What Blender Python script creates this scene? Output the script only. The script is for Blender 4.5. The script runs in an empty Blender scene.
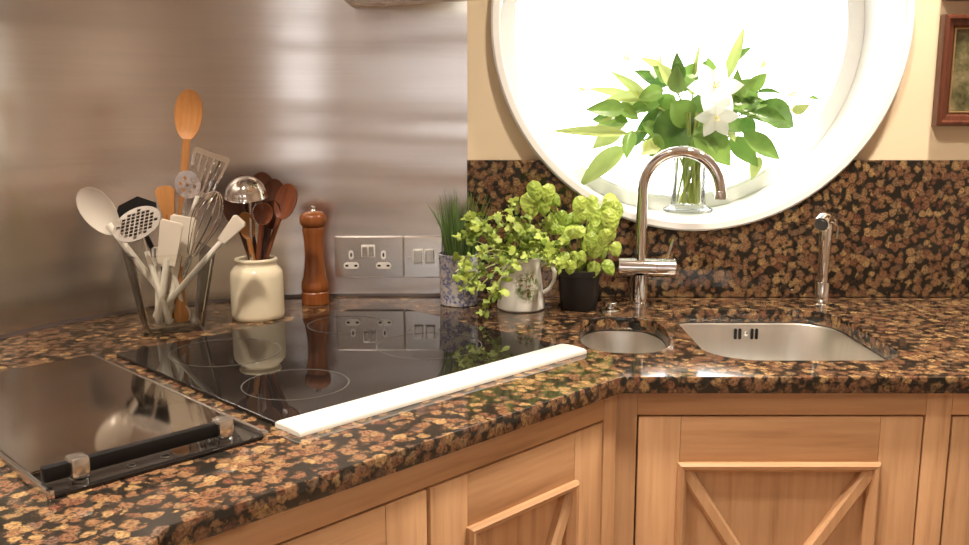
import bpy, bmesh, math, random
from mathutils import Vector, Matrix
from mathutils.geometry import delaunay_2d_cdt
R = math.radians
random.seed(11)
S2 = 2 ** .5
sc = bpy.context.scene
C = sc.collection

# ------------------------------------------------------------------ camera
CT = 0.90                      # worktop height
HC = 0.39                      # camera above the worktop
F = 920.0                      # focal length in pixels (969 wide)
PITCH = R(10)
cam = bpy.data.cameras.new('camera')
cam.sensor_width = 36; cam.lens = F / 969 * 36; cam.clip_start = .02
co = bpy.data.objects.new('camera', cam); C.objects.link(co)
co.location = (0, 0, CT + HC); co.rotation_euler = (R(90) - PITCH, 0, 0)
sc.camera = co

# ------------------------------------------------------------------ world, lights, exposure
sc.view_settings.view_transform = 'Standard'; sc.view_settings.look = 'None'
sc.view_settings.gamma = 1; sc.view_settings.exposure = 0.0
sc.view_settings.use_curve_mapping = False
w = bpy.data.worlds.new('sky'); sc.world = w; w.use_nodes = True
bg = w.node_tree.nodes['Background']; bg.inputs[0].default_value = (.97, .985, 1, 1); bg.inputs[1].default_value = 8.0
sc.cycles.use_denoising = True
sc.cycles.transparent_max_bounces = 24; sc.cycles.max_bounces = 10; sc.cycles.diffuse_bounces = 5
sc.cycles.sample_clamp_indirect = 6
WARM = (1, .87, .72)
def lamp(loc, power, size, color=WARM, rot=(0, 0, 0), spread=180):
    l = bpy.data.lights.new('downlight', 'AREA'); l.shape = 'DISK'; l.size = size; l.energy = power; l.color = color; l.spread = R(spread)
    o = bpy.data.objects.new('downlight', l); C.objects.link(o); o.location = loc; o.rotation_euler = rot
    return o
for x, y, p in ((.95, 1.52, 15), (.36, 1.10, 16), (-.52, .78, 19), (1.0, -.3, 9), (-.1, -.5, 7), (1.9, .4, 3), (.5, -1.6, 3)):
    lamp((x, y, 2.385), p, .13, spread=115)
pl = bpy.data.lights.new('window_portal', 'AREA'); pl.shape = 'DISK'; pl.size = .80; pl.cycles.is_portal = True
po = bpy.data.objects.new('window_portal', pl); C.objects.link(po); po.location = (.4375, 2.2, CT + .567); po.rotation_euler = (R(-90), 0, 0)
W2 = (-.55, .55, 1.15, 2.05)                         # unseen window added behind the camera, cool daylight fill for the steel
pl = bpy.data.lights.new('window_portal', 'AREA'); pl.shape = 'RECTANGLE'; pl.size = W2[1] - W2[0]; pl.size_y = W2[3] - W2[2]; pl.cycles.is_portal = True
po = bpy.data.objects.new('window_portal', pl); C.objects.link(po); po.location = ((W2[0] + W2[1]) / 2, -2.49, (W2[2] + W2[3]) / 2); po.rotation_euler = (R(90), 0, 0)

# ------------------------------------------------------------------ pixel helpers (a pixel gives a direction, the plane gives the distance)
def ray(x, y):
    u = (x - 484.5) / F; v = (y - 272.5) / F
    return Vector((u, math.cos(PITCH) - v * math.sin(PITCH), -math.sin(PITCH) - v * math.cos(PITCH)))
def onz(x, y, z=0.0):          # z above worktop
    d = ray(x, y); t = (z - HC) / d.z
    return Vector((d.x * t, d.y * t, CT + z))
def ony(x, y, Y):
    d = ray(x, y); t = Y / d.y
    return Vector((d.x * t, Y, CT + HC + d.z * t))
def ab(a, b, z=0.0): return Vector(((a - b) / S2, (a + b) / S2, z))
def toab(p): return ((p.x + p.y) / S2, (p.y - p.x) / S2)

# ------------------------------------------------------------------ materials
def newmat(name):
    m = bpy.data.materials.new(name); m.use_nodes = True
    nt = m.node_tree; return m, nt, nt.nodes['Principled BSDF']
def setp(p, col=None, rough=None, metal=None, **k):
    if col is not None: p.inputs['Base Color'].default_value = (*col, 1)
    if rough is not None: p.inputs['Roughness'].default_value = rough
    if metal is not None: p.inputs['Metallic'].default_value = metal
    for n, v in k.items(): p.inputs[n.replace('_', ' ')].default_value = v
def node(nt, t, **k):
    n = nt.nodes.new(t)
    for a, v in k.items(): setattr(n, a, v)
    return n
def ramp(nt, stops, interp='LINEAR'):
    r = nt.nodes.new('ShaderNodeValToRGB'); e = r.color_ramp; e.interpolation = interp
    while len(e.elements) > 1: e.elements.remove(e.elements[-1])
    for i, (p, c) in enumerate(stops):
        x = e.elements[0] if i == 0 else e.elements.new(p)
        x.position = p; x.color = (*c, 1)
    return r
def coords(nt, scale=(1, 1, 1), kind='Object'):
    t = node(nt, 'ShaderNodeTexCoord'); mp = node(nt, 'ShaderNodeMapping'); mp.inputs['Scale'].default_value = scale
    nt.links.new(t.outputs[kind], mp.inputs['Vector']); return mp.outputs['Vector']
def noise(nt, vec, scale, detail=3, rough=.5):
    n = node(nt, 'ShaderNodeTexNoise'); n.inputs['Scale'].default_value = scale; n.inputs['Detail'].default_value = detail; n.inputs['Roughness'].default_value = rough
    if vec is not None: nt.links.new(vec, n.inputs['Vector'])
    return n
def mixc(nt, fac, a, b, mode='MIX'):
    m = node(nt, 'ShaderNodeMix', data_type='RGBA', blend_type=mode)
    for s, v in ((0, fac), (6, a), (7, b)):
        if isinstance(v, (int, float)): m.inputs[s].default_value = v
        elif isinstance(v, tuple): m.inputs[s].default_value = (*v, 1)
        else: nt.links.new(v, m.inputs[s])
    return m.outputs[2]
def bump(nt, p, h, strength=.1, dist=.002):
    b = node(nt, 'ShaderNodeBump'); b.inputs['Strength'].default_value = strength; b.inputs['Distance'].default_value = dist
    nt.links.new(h, b.inputs['Height']); nt.links.new(b.outputs[0], p.inputs['Normal'])
def plain(name, col, rough=.5, metal=0, var=.0, vscale=30, **k):
    m, nt, p = newmat(name); setp(p, col, rough, metal, **k)
    if var:
        n = noise(nt, coords(nt), vscale, 4)
        r = ramp(nt, ((.3, tuple(c * (1 - var) for c in col)), (.7, tuple(min(1, c * (1 + var)) for c in col))))
        nt.links.new(n.outputs[0], r.inputs[0]); nt.links.new(r.outputs[0], p.inputs['Base Color'])
    return m
def granite():
    m, nt, p = newmat('baltic_granite'); v = coords(nt)
    def math_(op, a, b, c=None):
        n = node(nt, 'ShaderNodeMath', operation=op)
        for i, q in enumerate((a, b, c)):
            if q is None: continue
            if isinstance(q, (int, float)): n.inputs[i].default_value = q
            else: nt.links.new(q, n.inputs[i])
        return n.outputs[0]
    n1 = noise(nt, v, 70, 3, .6)
    ad = node(nt, 'ShaderNodeVectorMath', operation='MULTIPLY_ADD'); nt.links.new(n1.outputs['Color'], ad.inputs[0]); ad.inputs[1].default_value = (.014,) * 3; nt.links.new(v, ad.inputs[2])
    vo = node(nt, 'ShaderNodeTexVoronoi'); vo.inputs['Scale'].default_value = 64; nt.links.new(ad.outputs[0], vo.inputs['Vector'])
    sp = node(nt, 'ShaderNodeSeparateColor'); nt.links.new(vo.outputs['Color'], sp.inputs[0])
    cell = ramp(nt, ((0, (.135, .056, .034)), (.3, (.25, .138, .066)), (.55, (.155, .076, .044)), (.8, (.35, .22, .098)), (1, (.105, .064, .048)))); nt.links.new(sp.outputs[0], cell.inputs[0])
    n2 = noise(nt, v, 240, 4, .7); n3 = noise(nt, v, 95, 3, .6)
    mott = ramp(nt, ((.36, (.22, .19, .18)), (.58, (1, 1, 1)))); nt.links.new(n2.outputs[0], mott.inputs[0])
    c1 = mixc(nt, .9, cell.outputs[0], mott.outputs[0], 'MULTIPLY')
    d = math_('MULTIPLY_ADD', n3.outputs[0], 1.0, vo.outputs['Distance']); d = math_('MULTIPLY_ADD', n2.outputs[0], .55, d)
    d = math_('MULTIPLY_ADD', sp.outputs[1], .22, d)
    mr = node(nt, 'ShaderNodeMapRange'); mr.inputs['From Min'].default_value = 1.33; mr.inputs['From Max'].default_value = 1.54; nt.links.new(d, mr.inputs['Value'])
    c2 = mixc(nt, mr.outputs[0], c1, (.016, .013, .010)); nt.links.new(c2, p.inputs['Base Color']); setp(p, rough=.07, Specular_IOR_Level=.5)
    return m
def oak(name, axis):
    m, nt, p = newmat(name); s = [1, 1, 1]
    for i in range(3): s[i] = 3.0 if i == axis else 55.0
    v = coords(nt, tuple(s)); oi = node(nt, 'ShaderNodeObjectInfo')
    off = node(nt, 'ShaderNodeVectorMath', operation='MULTIPLY_ADD'); nt.links.new(oi.outputs['Random'], off.inputs[0]); off.inputs[1].default_value = (40, 40, 40); nt.links.new(v, off.inputs[2])
    n = noise(nt, off.outputs[0], 1, 5, .62)
    r = ramp(nt, ((.25, (.36, .20, .10)), (.42, (.57, .335, .175)), (.60, (.65, .40, .22)), (.8, (.52, .295, .15))))
    nt.links.new(n.outputs[0], r.inputs[0])
    s2 = tuple(1.2 if i == axis else 9 for i in range(3)); n2 = noise(nt, coords(nt, s2), 1, 2)
    br = ramp(nt, ((.3, (.82, .78, .74)), (.7, (1, 1, 1)))); nt.links.new(n2.outputs[0], br.inputs[0])
    tone = node(nt, 'ShaderNodeMapRange'); tone.inputs['To Min'].default_value = .86; tone.inputs['To Max'].default_value = 1.06; nt.links.new(oi.outputs['Random'], tone.inputs['Value'])
    c = mixc(nt, 1.0, r.outputs[0], br.outputs[0], 'MULTIPLY')
    hs = node(nt, 'ShaderNodeHueSaturation'); nt.links.new(c, hs.inputs['Color']); nt.links.new(tone.outputs[0], hs.inputs['Value'])
    nt.links.new(hs.outputs[0], p.inputs['Base Color']); setp(p, rough=.42); bump(nt, p, n.outputs[0], .12, .001)
    return m
def brushed(name, col, rough, axis_scale, aniso=.5, streak=.12, wave=0):
    m, nt, p = newmat(name); v = coords(nt, axis_scale)
    n = noise(nt, v, 1, 5, .65)
    r = ramp(nt, ((.25, tuple(c * (1 - streak) for c in col)), (.75, tuple(min(1, c * (1 + streak)) for c in col)))); nt.links.new(n.outputs[0], r.inputs[0])
    n2 = noise(nt, coords(nt, (2.2, 2.2, 5)), 1, 3)
    rr = node(nt, 'ShaderNodeMapRange'); rr.inputs['From Min'].default_value = .3; rr.inputs['From Max'].default_value = .7; rr.inputs['To Min'].default_value = rough * .93; rr.inputs['To Max'].default_value = rough * 1.08
    rr.clamp = False; nt.links.new(n2.outputs[0], rr.inputs['Value']); nt.links.new(rr.outputs[0], p.inputs['Roughness'])
    nt.links.new(r.outputs[0], p.inputs['Base Color']); setp(p, metal=1, Anisotropic=aniso); bump(nt, p, n.outputs[0], .02, .0005)
    if wave:     # sheet metal is never quite flat: long shallow horizontal ripples
        n4 = noise(nt, coords(nt, (.7, .7, 6)), 1, 2); b4 = node(nt, 'ShaderNodeBump'); b4.inputs['Strength'].default_value = wave; b4.inputs['Distance'].default_value = .02
        nt.links.new(n4.outputs[0], b4.inputs['Height']); nt.links.new(b4.outputs[0], p.inputs['Normal'])
    return m
def thin_glass(name, tint=(1, 1, 1), ior=1.3):
    m = bpy.data.materials.new(name); m.use_nodes = True; nt = m.node_tree; nt.nodes.clear()
    out = node(nt, 'ShaderNodeOutputMaterial'); tr = node(nt, 'ShaderNodeBsdfTransparent'); gl = node(nt, 'ShaderNodeBsdfGlossy'); gl.inputs['Roughness'].default_value = .02
    tr.inputs[0].default_value = (*tint, 1)
    fr = node(nt, 'ShaderNodeFresnel'); fr.inputs[0].default_value = ior
    mx = node(nt, 'ShaderNodeMixShader'); sc_ = node(nt, 'ShaderNodeMath', operation='MULTIPLY'); sc_.inputs[1].default_value = .85; nt.links.new(fr.outputs[0], sc_.inputs[0]); nt.links.new(sc_.outputs[0], mx.inputs[0]); nt.links.new(tr.outputs[0], mx.inputs[1]); nt.links.new(gl.outputs[0], mx.inputs[2])
    nt.links.new(mx.outputs[0], out.inputs[0]); return m
def leafmat(name, c1, c2, trans=.35, rough=.4, crinkle=0):
    m, nt, p = newmat(name); oi = node(nt, 'ShaderNodeObjectInfo'); v = coords(nt)
    n = noise(nt, v, 2.5, 3); add = node(nt, 'ShaderNodeMath', operation='MULTIPLY_ADD'); nt.links.new(oi.outputs['Random'], add.inputs[0]); add.inputs[1].default_value = .8; nt.links.new(n.outputs[0], add.inputs[2])
    r = ramp(nt, ((.35, c1), (1.0, c2))); nt.links.new(add.outputs[0], r.inputs[0]); nt.links.new(r.outputs[0], p.inputs['Base Color']); setp(p, rough=rough)
    if crinkle: bump(nt, p, noise(nt, v, 4, 1).outputs[0], .25, .15)
    out = nt.nodes['Material Output']; tl = node(nt, 'ShaderNodeBsdfTranslucent'); nt.links.new(r.outputs[0], tl.inputs[0])
    mx = node(nt, 'ShaderNodeMixShader'); mx.inputs[0].default_value = trans; nt.links.new(p.outputs[0], mx.inputs[1]); nt.links.new(tl.outputs[0], mx.inputs[2]); nt.links.new(mx.outputs[0], out.inputs[0])
    return m
def painted_pot():
    m, nt, p = newmat('blue_white_china'); n = noise(nt, coords(nt), 70, 4, .6)
    r = ramp(nt, ((.42, (.80, .78, .74)), (.50, (.55, .57, .70)), (.56, (.12, .14, .38)), (.66, (.78, .76, .72)))); nt.links.new(n.outputs[0], r.inputs[0])
    nt.links.new(r.outputs[0], p.inputs['Base Color']); setp(p, rough=.15); return m
def painted_jug():
    m, nt, p = newmat('floral_china'); v = coords(nt)
    n = noise(nt, v, 150, 3, .6)
    fl = ramp(nt, ((.46, (.82, .80, .74)), (.53, (.42, .50, .26)), (.62, (.16, .24, .08)))); nt.links.new(n.outputs[0], fl.inputs[0])
    n2 = noise(nt, v, 210, 2); rd = ramp(nt, ((.58, (1, 1, 1)), (.64, (.55, .18, .10)))); nt.links.new(n2.outputs[0], rd.inputs[0])
    c = mixc(nt, 1, fl.outputs[0], rd.outputs[0], 'MULTIPLY')
    sep = node(nt, 'ShaderNodeVectorMath', operation='DISTANCE'); nt.links.new(v, sep.inputs[0]); sep.inputs[1].default_value = (.014, -.046, .052)
    mr = node(nt, 'ShaderNodeMapRange'); mr.inputs['From Min'].default_value = .022; mr.inputs['From Max'].default_value = .036; nt.links.new(sep.outputs['Value'], mr.inputs['Value'])
    c2 = mixc(nt, mr.outputs[0], c, (.82, .80, .74)); nt.links.new(c2, p.inputs['Base Color']); setp(p, rough=.12); return m
def woodmat(name, c1, c2, rough=.45, zs=4, xs=90):
    m, nt, p = newmat(name); n = noise(nt, coords(nt, (xs, xs, zs)), 1, 4, .6)
    r = ramp(nt, ((.3, c1), (.7, c2))); nt.links.new(n.outputs[0], r.inputs[0]); nt.links.new(r.outputs[0], p.inputs['Base Color']); setp(p, rough=rough); return m
def picture():
    m, nt, p = newmat('old_print'); n = noise(nt, coords(nt), 26, 5, .6)
    r = ramp(nt, ((.3, (.02, .02, .012)), (.48, (.11, .10, .045)), (.6, (.22, .18, .10)), (.75, (.42, .36, .26)))); nt.links.new(n.outputs[0], r.inputs[0]); nt.links.new(r.outputs[0], p.inputs['Base Color']); setp(p, rough=.12); return m

M = dict(
    granite=granite(), oak_h=oak('oak_horizontal', 0), oak_v=oak('oak_vertical', 2),
    steel=brushed('brushed_steel_sheet', (.76, .725, .715), .25, (3, 3, 260), .0, .05, .5),
    sink=brushed('sink_steel', (.82, .79, .73), .32, (30, 30, 4), .3, .06),
    hoodsteel=brushed('hood_steel', (.62, .55, .46), .28, (4, 4, 200), .3, .05),
    chrome=plain('polished_chrome', (.86, .84, .82), .06, 1), satin=plain('satin_metal', (.74, .72, .68), .25, 1),
    plate=plain('mirror_plate', (.86, .84, .83), .22, 1),
    wall=plain('cream_paint', (.80, .66, .46), .85, var=.03, vscale=3), ceil=plain('ceiling_paint', (.82, .80, .77), .9, var=.02, vscale=3),
    offwhite=plain('offwhite_paint', (.76, .70, .62), .9, var=.02, vscale=3), floor=plain('floor_tile_clay', (.34, .22, .14), .4, var=.2, vscale=6), white=plain('white_paint', (.90, .90, .88), .35, var=.01),
    seal=plain('dark_sealant', (.035, .022, .018), .5), dark=plain('gap_shade', (.02, .016, .012), .8),
    hobglass=plain('black_ceramic_glass', (.012, .010, .009), .02, Specular_IOR_Level=.5), ring=plain('grey_print', (.11, .10, .09), .2),
    lid=brushed('dark_mirror_steel', (.40, .34, .28), .06, (140, 3, 3), .2, .05), black=plain('black_plastic', (.008, .007, .007), .4, Specular_IOR_Level=.2),
    cream=plain('cream_trim', (.68, .66, .61), .28, var=.03, vscale=12), crock=plain('cream_glaze', (.82, .73, .54), .12, var=.03, vscale=9),
    glass=thin_glass('clear_glass', (.985, .985, .965)), pane=thin_glass('window_glass', (.98, .99, .99)),
    beech=woodmat('beech', (.33, .135, .035), (.46, .21, .065)), darkwood=woodmat('dark_wood', (.055, .018, .010), (.12, .042, .022), .3), redwood=woodmat('red_brown_wood', (.16, .045, .02), (.27, .09, .04), .32),
    mill=woodmat('cherry_wood', (.21, .060, .014), (.33, .105, .028), .25), frame=woodmat('mahogany_frame', (.07, .022, .012), (.14, .045, .025), .25), gilt=plain('gilt_edge', (.42, .26, .12), .35, .7),
    plastic=plain('white_plastic', (.74, .70, .62), .35), clearplastic=plain('clear_plastic', (.78, .72, .64), .2, Alpha=.45), socket=plain('socket_white', (.86, .83, .78), .3),
    rubber=plain('milky_silicone', (.70, .63, .53), .4),
    pot=painted_pot(), jug=painted_jug(), darkpot=plain('dark_pot', (.010, .008, .008), .45), soil=plain('soil', (.03, .02, .012), .95, var=.5, vscale=90),
    basil=leafmat('basil_leaf', (.17, .29, .03), (.47, .60, .11), .18, .32, 1), parsley=leafmat('parsley_leaf', (.08, .17, .02), (.44, .55, .10), .2, .5), chive=leafmat('chive_blade', (.05, .11, .03), (.16, .26, .07), .2),
    lily=leafmat('lily_leaf', (.05, .13, .025), (.20, .34, .07), .22, .3), pale=leafmat('pale_leaf', (.30, .40, .10), (.50, .57, .20), .35, .35), petal=leafmat('lily_petal', (.86, .86, .80), (.94, .94, .90), .5, .5), stem=leafmat('green_stem', (.26, .36, .07), (.46, .54, .16), .3),
    pollen=plain('yellow_anther', (.78, .70, .28), .7), pic=picture(), water=thin_glass('vase_water', (.95, .97, .93)))

# ------------------------------------------------------------------ geometry helpers
class B:
    def __init__(s): s.v = []; s.f = []
    def add(s, vs, fs):
        o = len(s.v); s.v += [tuple(v) for v in vs]; s.f += [tuple(i + o for i in f) for f in fs]; return s
    def box(s, x0, x1, y0, y1, z0, z1, bev=0.0, mat=None):
        bm = bmesh.new(); bmesh.ops.create_cube(bm, size=1)
        for v in bm.verts: v.co = Vector(((x0 + x1) / 2 + v.co.x * (x1 - x0), (y0 + y1) / 2 + v.co.y * (y1 - y0), (z0 + z1) / 2 + v.co.z * (z1 - z0)))
        if bev: bmesh.ops.bevel(bm, geom=bm.edges[:] , offset=bev, segments=2, affect='EDGES', profile=.5)
        if mat: bmesh.ops.transform(bm, matrix=mat, verts=bm.verts)
        bm.verts.ensure_lookup_table(); bm.verts.index_update()
        s.add([v.co for v in bm.verts], [[v.index for v in f.verts] for f in bm.faces]); bm.free(); return s
    def lathe(s, prof, n=32, mat=None, caps=True):
        vs = []; fs = []
        for r, z in prof:
            for k in range(n):
                t = 2 * math.pi * k / n; vs.append(Vector((r * math.cos(t), r * math.sin(t), z)))
        for i in range(len(prof) - 1):
            for k in range(n): fs.append((i * n + k, i * n + (k + 1) % n, (i + 1) * n + (k + 1) % n, (i + 1) * n + k))
        if caps:
            if prof[0][0] > 1e-6: fs.append(tuple(reversed(range(n))))
            if prof[-1][0] > 1e-6: fs.append(tuple(range((len(prof) - 1) * n, len(prof) * n)))
        if mat: vs = [mat @ v for v in vs]
        return s.add(vs, fs)
    def tube(s, pts, rad, n=10, caps=True, flat=None):
        pts = [Vector(p) for p in pts]; m = len(pts)
        rads = rad if isinstance(rad, (list, tuple)) else [rad] * m
        t0 = (pts[1] - pts[0]).normalized(); up = Vector((0, 0, 1)) if abs(t0.z) < .9 else Vector((0, -1, 0))
        u = t0.cross(up).normalized(); vs = []; fs = []
        for i, p in enumerate(pts):
            t = (pts[min(i + 1, m - 1)] - pts[max(i - 1, 0)]).normalized()
            u = (u - t * u.dot(t)).normalized(); v = t.cross(u)
            for k in range(n):
                a = 2 * math.pi * k / n; vs.append(p + (u * math.cos(a) + v * math.sin(a)) * rads[i])
        for i in range(m - 1):
            for k in range(n): fs.append((i * n + k, i * n + (k + 1) % n, (i + 1) * n + (k + 1) % n, (i + 1) * n + k))
        if caps: fs.append(tuple(reversed(range(n)))); fs.append(tuple(range((m - 1) * n, m * n)))
        return s.add(vs, fs)
    def loft(s, rings, caps=True):
        n = len(rings[0]); vs = [v for r in rings for v in r]; fs = []
        for i in range(len(rings) - 1):
            for k in range(n): fs.append((i * n + k, i * n + (k + 1) % n, (i + 1) * n + (k + 1) % n, (i + 1) * n + k))
        if caps: fs.append(tuple(reversed(range(n)))); fs.append(tuple(range((len(rings) - 1) * n, len(rings) * n)))
        return s.add(vs, fs)
    def mesh(s, name, smooth=35):
        me = bpy.data.meshes.new(name); me.from_pydata(s.v, [], s.f)
        bm = bmesh.new(); bm.from_mesh(me); bmesh.ops.recalc_face_normals(bm, faces=bm.faces); bm.to_mesh(me); bm.free()
        if smooth:
            for p in me.polygons: p.use_smooth = True
            me.set_sharp_from_angle(angle=R(smooth))
        return me
    def build(s, name, mat, parent=None, smooth=35): return obj(name, s.mesh(name, smooth), mat, parent)
def obj(name, me, mat, parent=None):
    o = bpy.data.objects.new(name, me); C.objects.link(o)
    if mat is not None and not me.materials: me.materials.append(M[mat] if isinstance(mat, str) else mat)
    if parent: o.parent = parent
    return o
def thing(name, label, cat, loc=(0, 0, 0), rotz=0, group=None):
    o = bpy.data.objects.new(name, None); C.objects.link(o); o.empty_display_size = .05
    o.location = loc; o.rotation_euler = (0, 0, rotz); o['label'] = label; o['category'] = cat
    if group: o['group'] = group
    return o
def tag(o, label, cat, group=None):
    o['label'] = label; o['category'] = cat
    if group: o['group'] = group
    return o
def struct(o, label=None):
    o['kind'] = 'structure'
    if label: o['label'] = label
    return o
def fill(outer, holes, thick, bev=0.0):
    """flat outline with holes, thickness from z=0 to z=thick, softly bevelled edges, as a mesh in the XY plane"""
    cu = bpy.data.curves.new('outline', 'CURVE'); cu.dimensions = '2D'; cu.fill_mode = 'BOTH'
    cu.extrude = thick / 2 - bev; cu.bevel_depth = bev; cu.bevel_resolution = 1; cu.offset = -bev
    for loop in [outer] + holes:
        sp = cu.splines.new('POLY'); sp.points.add(len(loop) - 1); sp.use_cyclic_u = True
        for q, (x, y) in zip(sp.points, loop): q.co = (x, y, 0, 1)
    o = bpy.data.objects.new('outline', cu); C.objects.link(o)
    dg = bpy.context.evaluated_depsgraph_get(); me = bpy.data.meshes.new_from_object(o.evaluated_get(dg))
    bpy.data.objects.remove(o); bpy.data.curves.remove(cu)
    me.transform(Matrix.Translation((0, 0, thick / 2)))
    bm = bmesh.new(); bm.from_mesh(me); bmesh.ops.remove_doubles(bm, verts=bm.verts, dist=1e-5); bmesh.ops.recalc_face_normals(bm, faces=bm.faces); bm.to_mesh(me); bm.free()
    for p in me.polygons: p.use_smooth = abs(p.normal.z) < .98
    me.set_sharp_from_angle(angle=R(40)); 
    ed = {}
    for p in me.polygons:
        for k in p.edge_keys: ed.setdefault(k, []).append(abs(p.normal.z) >= .98)
    at = me.attributes.get('sharp_edge') or me.attributes.new('sharp_edge', 'BOOLEAN', 'EDGE')
    for e in me.edges:
        f_ = ed.get(tuple(sorted(e.vertices)), []); 
        if len(f_) == 2 and f_[0] != f_[1]: at.data[e.index].value = True
    return me
def rrect(x0, x1, y0, y1, r, n=6):
    rs = r if isinstance(r, (list, tuple)) else [r] * 4     # corners: x1y1, x0y1, x0y0, x1y0
    out = []
    for (cx, cy, a0, q) in ((x1, y1, 0, rs[0]), (x0, y1, 90, rs[1]), (x0, y0, 180, rs[2]), (x1, y0, 270, rs[3])):
        ox = cx - q if cx == x1 else cx + q; oy = cy - q if cy == y1 else cy + q
        for k in range(n + 1):
            t = R(a0 + 90 * k / n); out.append((ox + q * math.cos(t), oy + q * math.sin(t)))
    return out
UP = Matrix(((1, 0, 0, 0), (0, 0, -1, 0), (0, 1, 0, 0), (0, 0, 0, 1)))   # XY outline -> XZ, thickness towards -Y

# ------------------------------------------------------------------ the room
X0, X1, Y0, Y1, ZC = -.90, 2.4, -2.4, 1.93, 2.4
WC, WZ, WR = .4375, CT + .567, .425                  # round window centre and radius
def circle(r, n=96, cx=WC, cz=WZ): return [(cx + r * math.cos(2 * math.pi * k / n), cz + r * math.sin(2 * math.pi * k / n)) for k in range(n)]
struct(B().box(X0 - .1, X1 + .1, Y0 - .1, Y1 + .3, -.1, 0).build('floor', 'floor'))
struct(B().box(X0 - .1, X1 + .1, Y0 - .1, Y1 + .3, ZC, ZC + .1).build('ceiling', 'ceil'))
struct(B().box(X0 - .1, X0, Y0 - .1, Y1, 0, ZC).build('wall_left', 'wall'))
struct(B().box(X1, X1 + .1, Y0 - .1, Y1, 0, ZC).build('wall_right', 'offwhite'))
me = fill([(X0, 0), (X1, 0), (X1, ZC), (X0, ZC)], [[(W2[0], W2[2]), (W2[0], W2[3]), (W2[1], W2[3]), (W2[1], W2[2])]], .10)
me.transform(UP); me.transform(Matrix.Translation((0, Y0, 0))); struct(obj('wall_front', me, 'offwhite'))
win2 = struct(bpy.data.objects.new('fill_window', None), 'unseen rectangular window added behind the camera for cool daylight fill'); C.objects.link(win2); win2.location = (0, Y0, 0)
for a_ in (W2[0], (W2[0] + W2[1]) / 2 - .025, W2[1] - .05): B().box(a_, a_ + .05, -.07, -.02, W2[2], W2[3], .003).build('window_stile', 'white', win2)
m_, nt_, p_ = newmat('diffuser_cloth'); nt_.nodes.remove(p_); tl_ = node(nt_, 'ShaderNodeBsdfTranslucent'); df_ = node(nt_, 'ShaderNodeBsdfDiffuse'); mx_ = node(nt_, 'ShaderNodeMixShader'); mx_.inputs[0].default_value = .75
tl_.inputs[0].default_value = df_.inputs[0].default_value = (.86, .84, .82, 1); nt_.links.new(tl_.outputs[0], mx_.inputs[1]); nt_.links.new(df_.outputs[0], mx_.inputs[2]); nt_.links.new(mx_.outputs[0], nt_.nodes['Material Output'].inputs[0])
B().add([(W2[0] + .001, -.014, W2[2] + .001), (W2[1] - .001, -.014, W2[2] + .001), (W2[1] - .001, -.014, W2[3] - .001), (W2[0] + .001, -.014, W2[3] - .001)], [(0, 1, 2, 3)]).build('diffuser_blind', m_, win2)  # unseen blind, added to soften and dim the fill window's daylight
for a_ in (W2[2], W2[3] - .05): B().box(W2[0] + .0505, W2[1] - .0505, -.068, -.022, a_, a_ + .05, .003).build('window_rail', 'white', win2)
me = fill([(X0 - .1, 0), (X1 + .1, 0), (X1 + .1, ZC), (X0 - .1, ZC)], [circle(WR - .004)], .30)
me.transform(UP); me.transform(Matrix.Translation((0, Y1 + .30, 0)))
struct(obj('wall_back', me, 'wall'))

# round window: white lining with a proud lip, frame ring and pane
win = struct(bpy.data.objects.new('window_1', None), 'round porthole window with deep white reveal above the granite splashback'); C.objects.link(win)
win.location = (WC, Y1, WZ)
MY = Matrix.Rotation(R(-90), 4, 'X')                 # lathe axis z -> +Y
lin = B(); lin.lathe([(WR, -.004), (WR, -.026), (WR - .004, -.030), (WR - .016, -.030), (WR - .020, -.026), (WR - .021, .17), (WR - .021, .26), (WR - .005, .26), (WR - .005, -.004), (WR, -.004)], 128, MY, caps=False)
lin.build('reveal_lining', 'white', win, 40)
fr = B(); fr.lathe([(WR - .022, .170), (WR - .050, .170), (WR - .056, .176), (WR - .056, .215), (WR - .022, .215), (WR - .022, .170)], 128, MY, caps=False)
fr.build('window_frame', 'white', win, 40)
pn = B(); pn.lathe([(0, .190), (WR - .05, .190), (WR - .05, .194), (0, .194)], 96, MY, caps=False)
pn.build('window_pane', 'pane', win)

# ------------------------------------------------------------------ granite worktop, splashback, steel sheet
TH = .026
SR, SCX, SCY, SY = .595, -.29, 1.328, 1.923          # steel corner radius and centre, face of straight stretch
def steel_path(off=0.0, n=28):
    r = SR - off; p = [(-.035, SCY + r)]
    for k in range(n + 1):
        t = R(90 + 90 * k / n); p.append((SCX + r * math.cos(t), SCY + r * math.sin(t)))
    p.append((SCX - r, -.9)); return p
XR = 1.9
sink_o = rrect(.361, .682, 1.412, 1.786, [.085, .05, .085, .07], 8)
bowl_o = []
for k in range(40):
    t = 2 * math.pi * k / 40; c, s = math.cos(t), math.sin(t)
    ex = .078 * math.copysign(abs(c) ** .72, c); ey = .132 * math.copysign(abs(s) ** .72, s)
    q = R(-6); bowl_o.append((.246 + ex * math.cos(q) - ey * math.sin(q), 1.588 + ex * math.sin(q) + ey * math.cos(q)))
back = steel_path(.0015)
outer = [(XR, 1.318), (XR, 1.9065), (-.0345, 1.9065)] + back + [(-.303, -.9), (-.303, .817), (.2035, 1.318)]
top = fill(outer, [sink_o, bowl_o], TH, .0022); top.transform(Matrix.Translation((0, 0, CT - TH)))
tag(obj('worktop', top, 'granite'), 'polished brown speckled granite worktop turning the kitchen corner', 'worktop')

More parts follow.
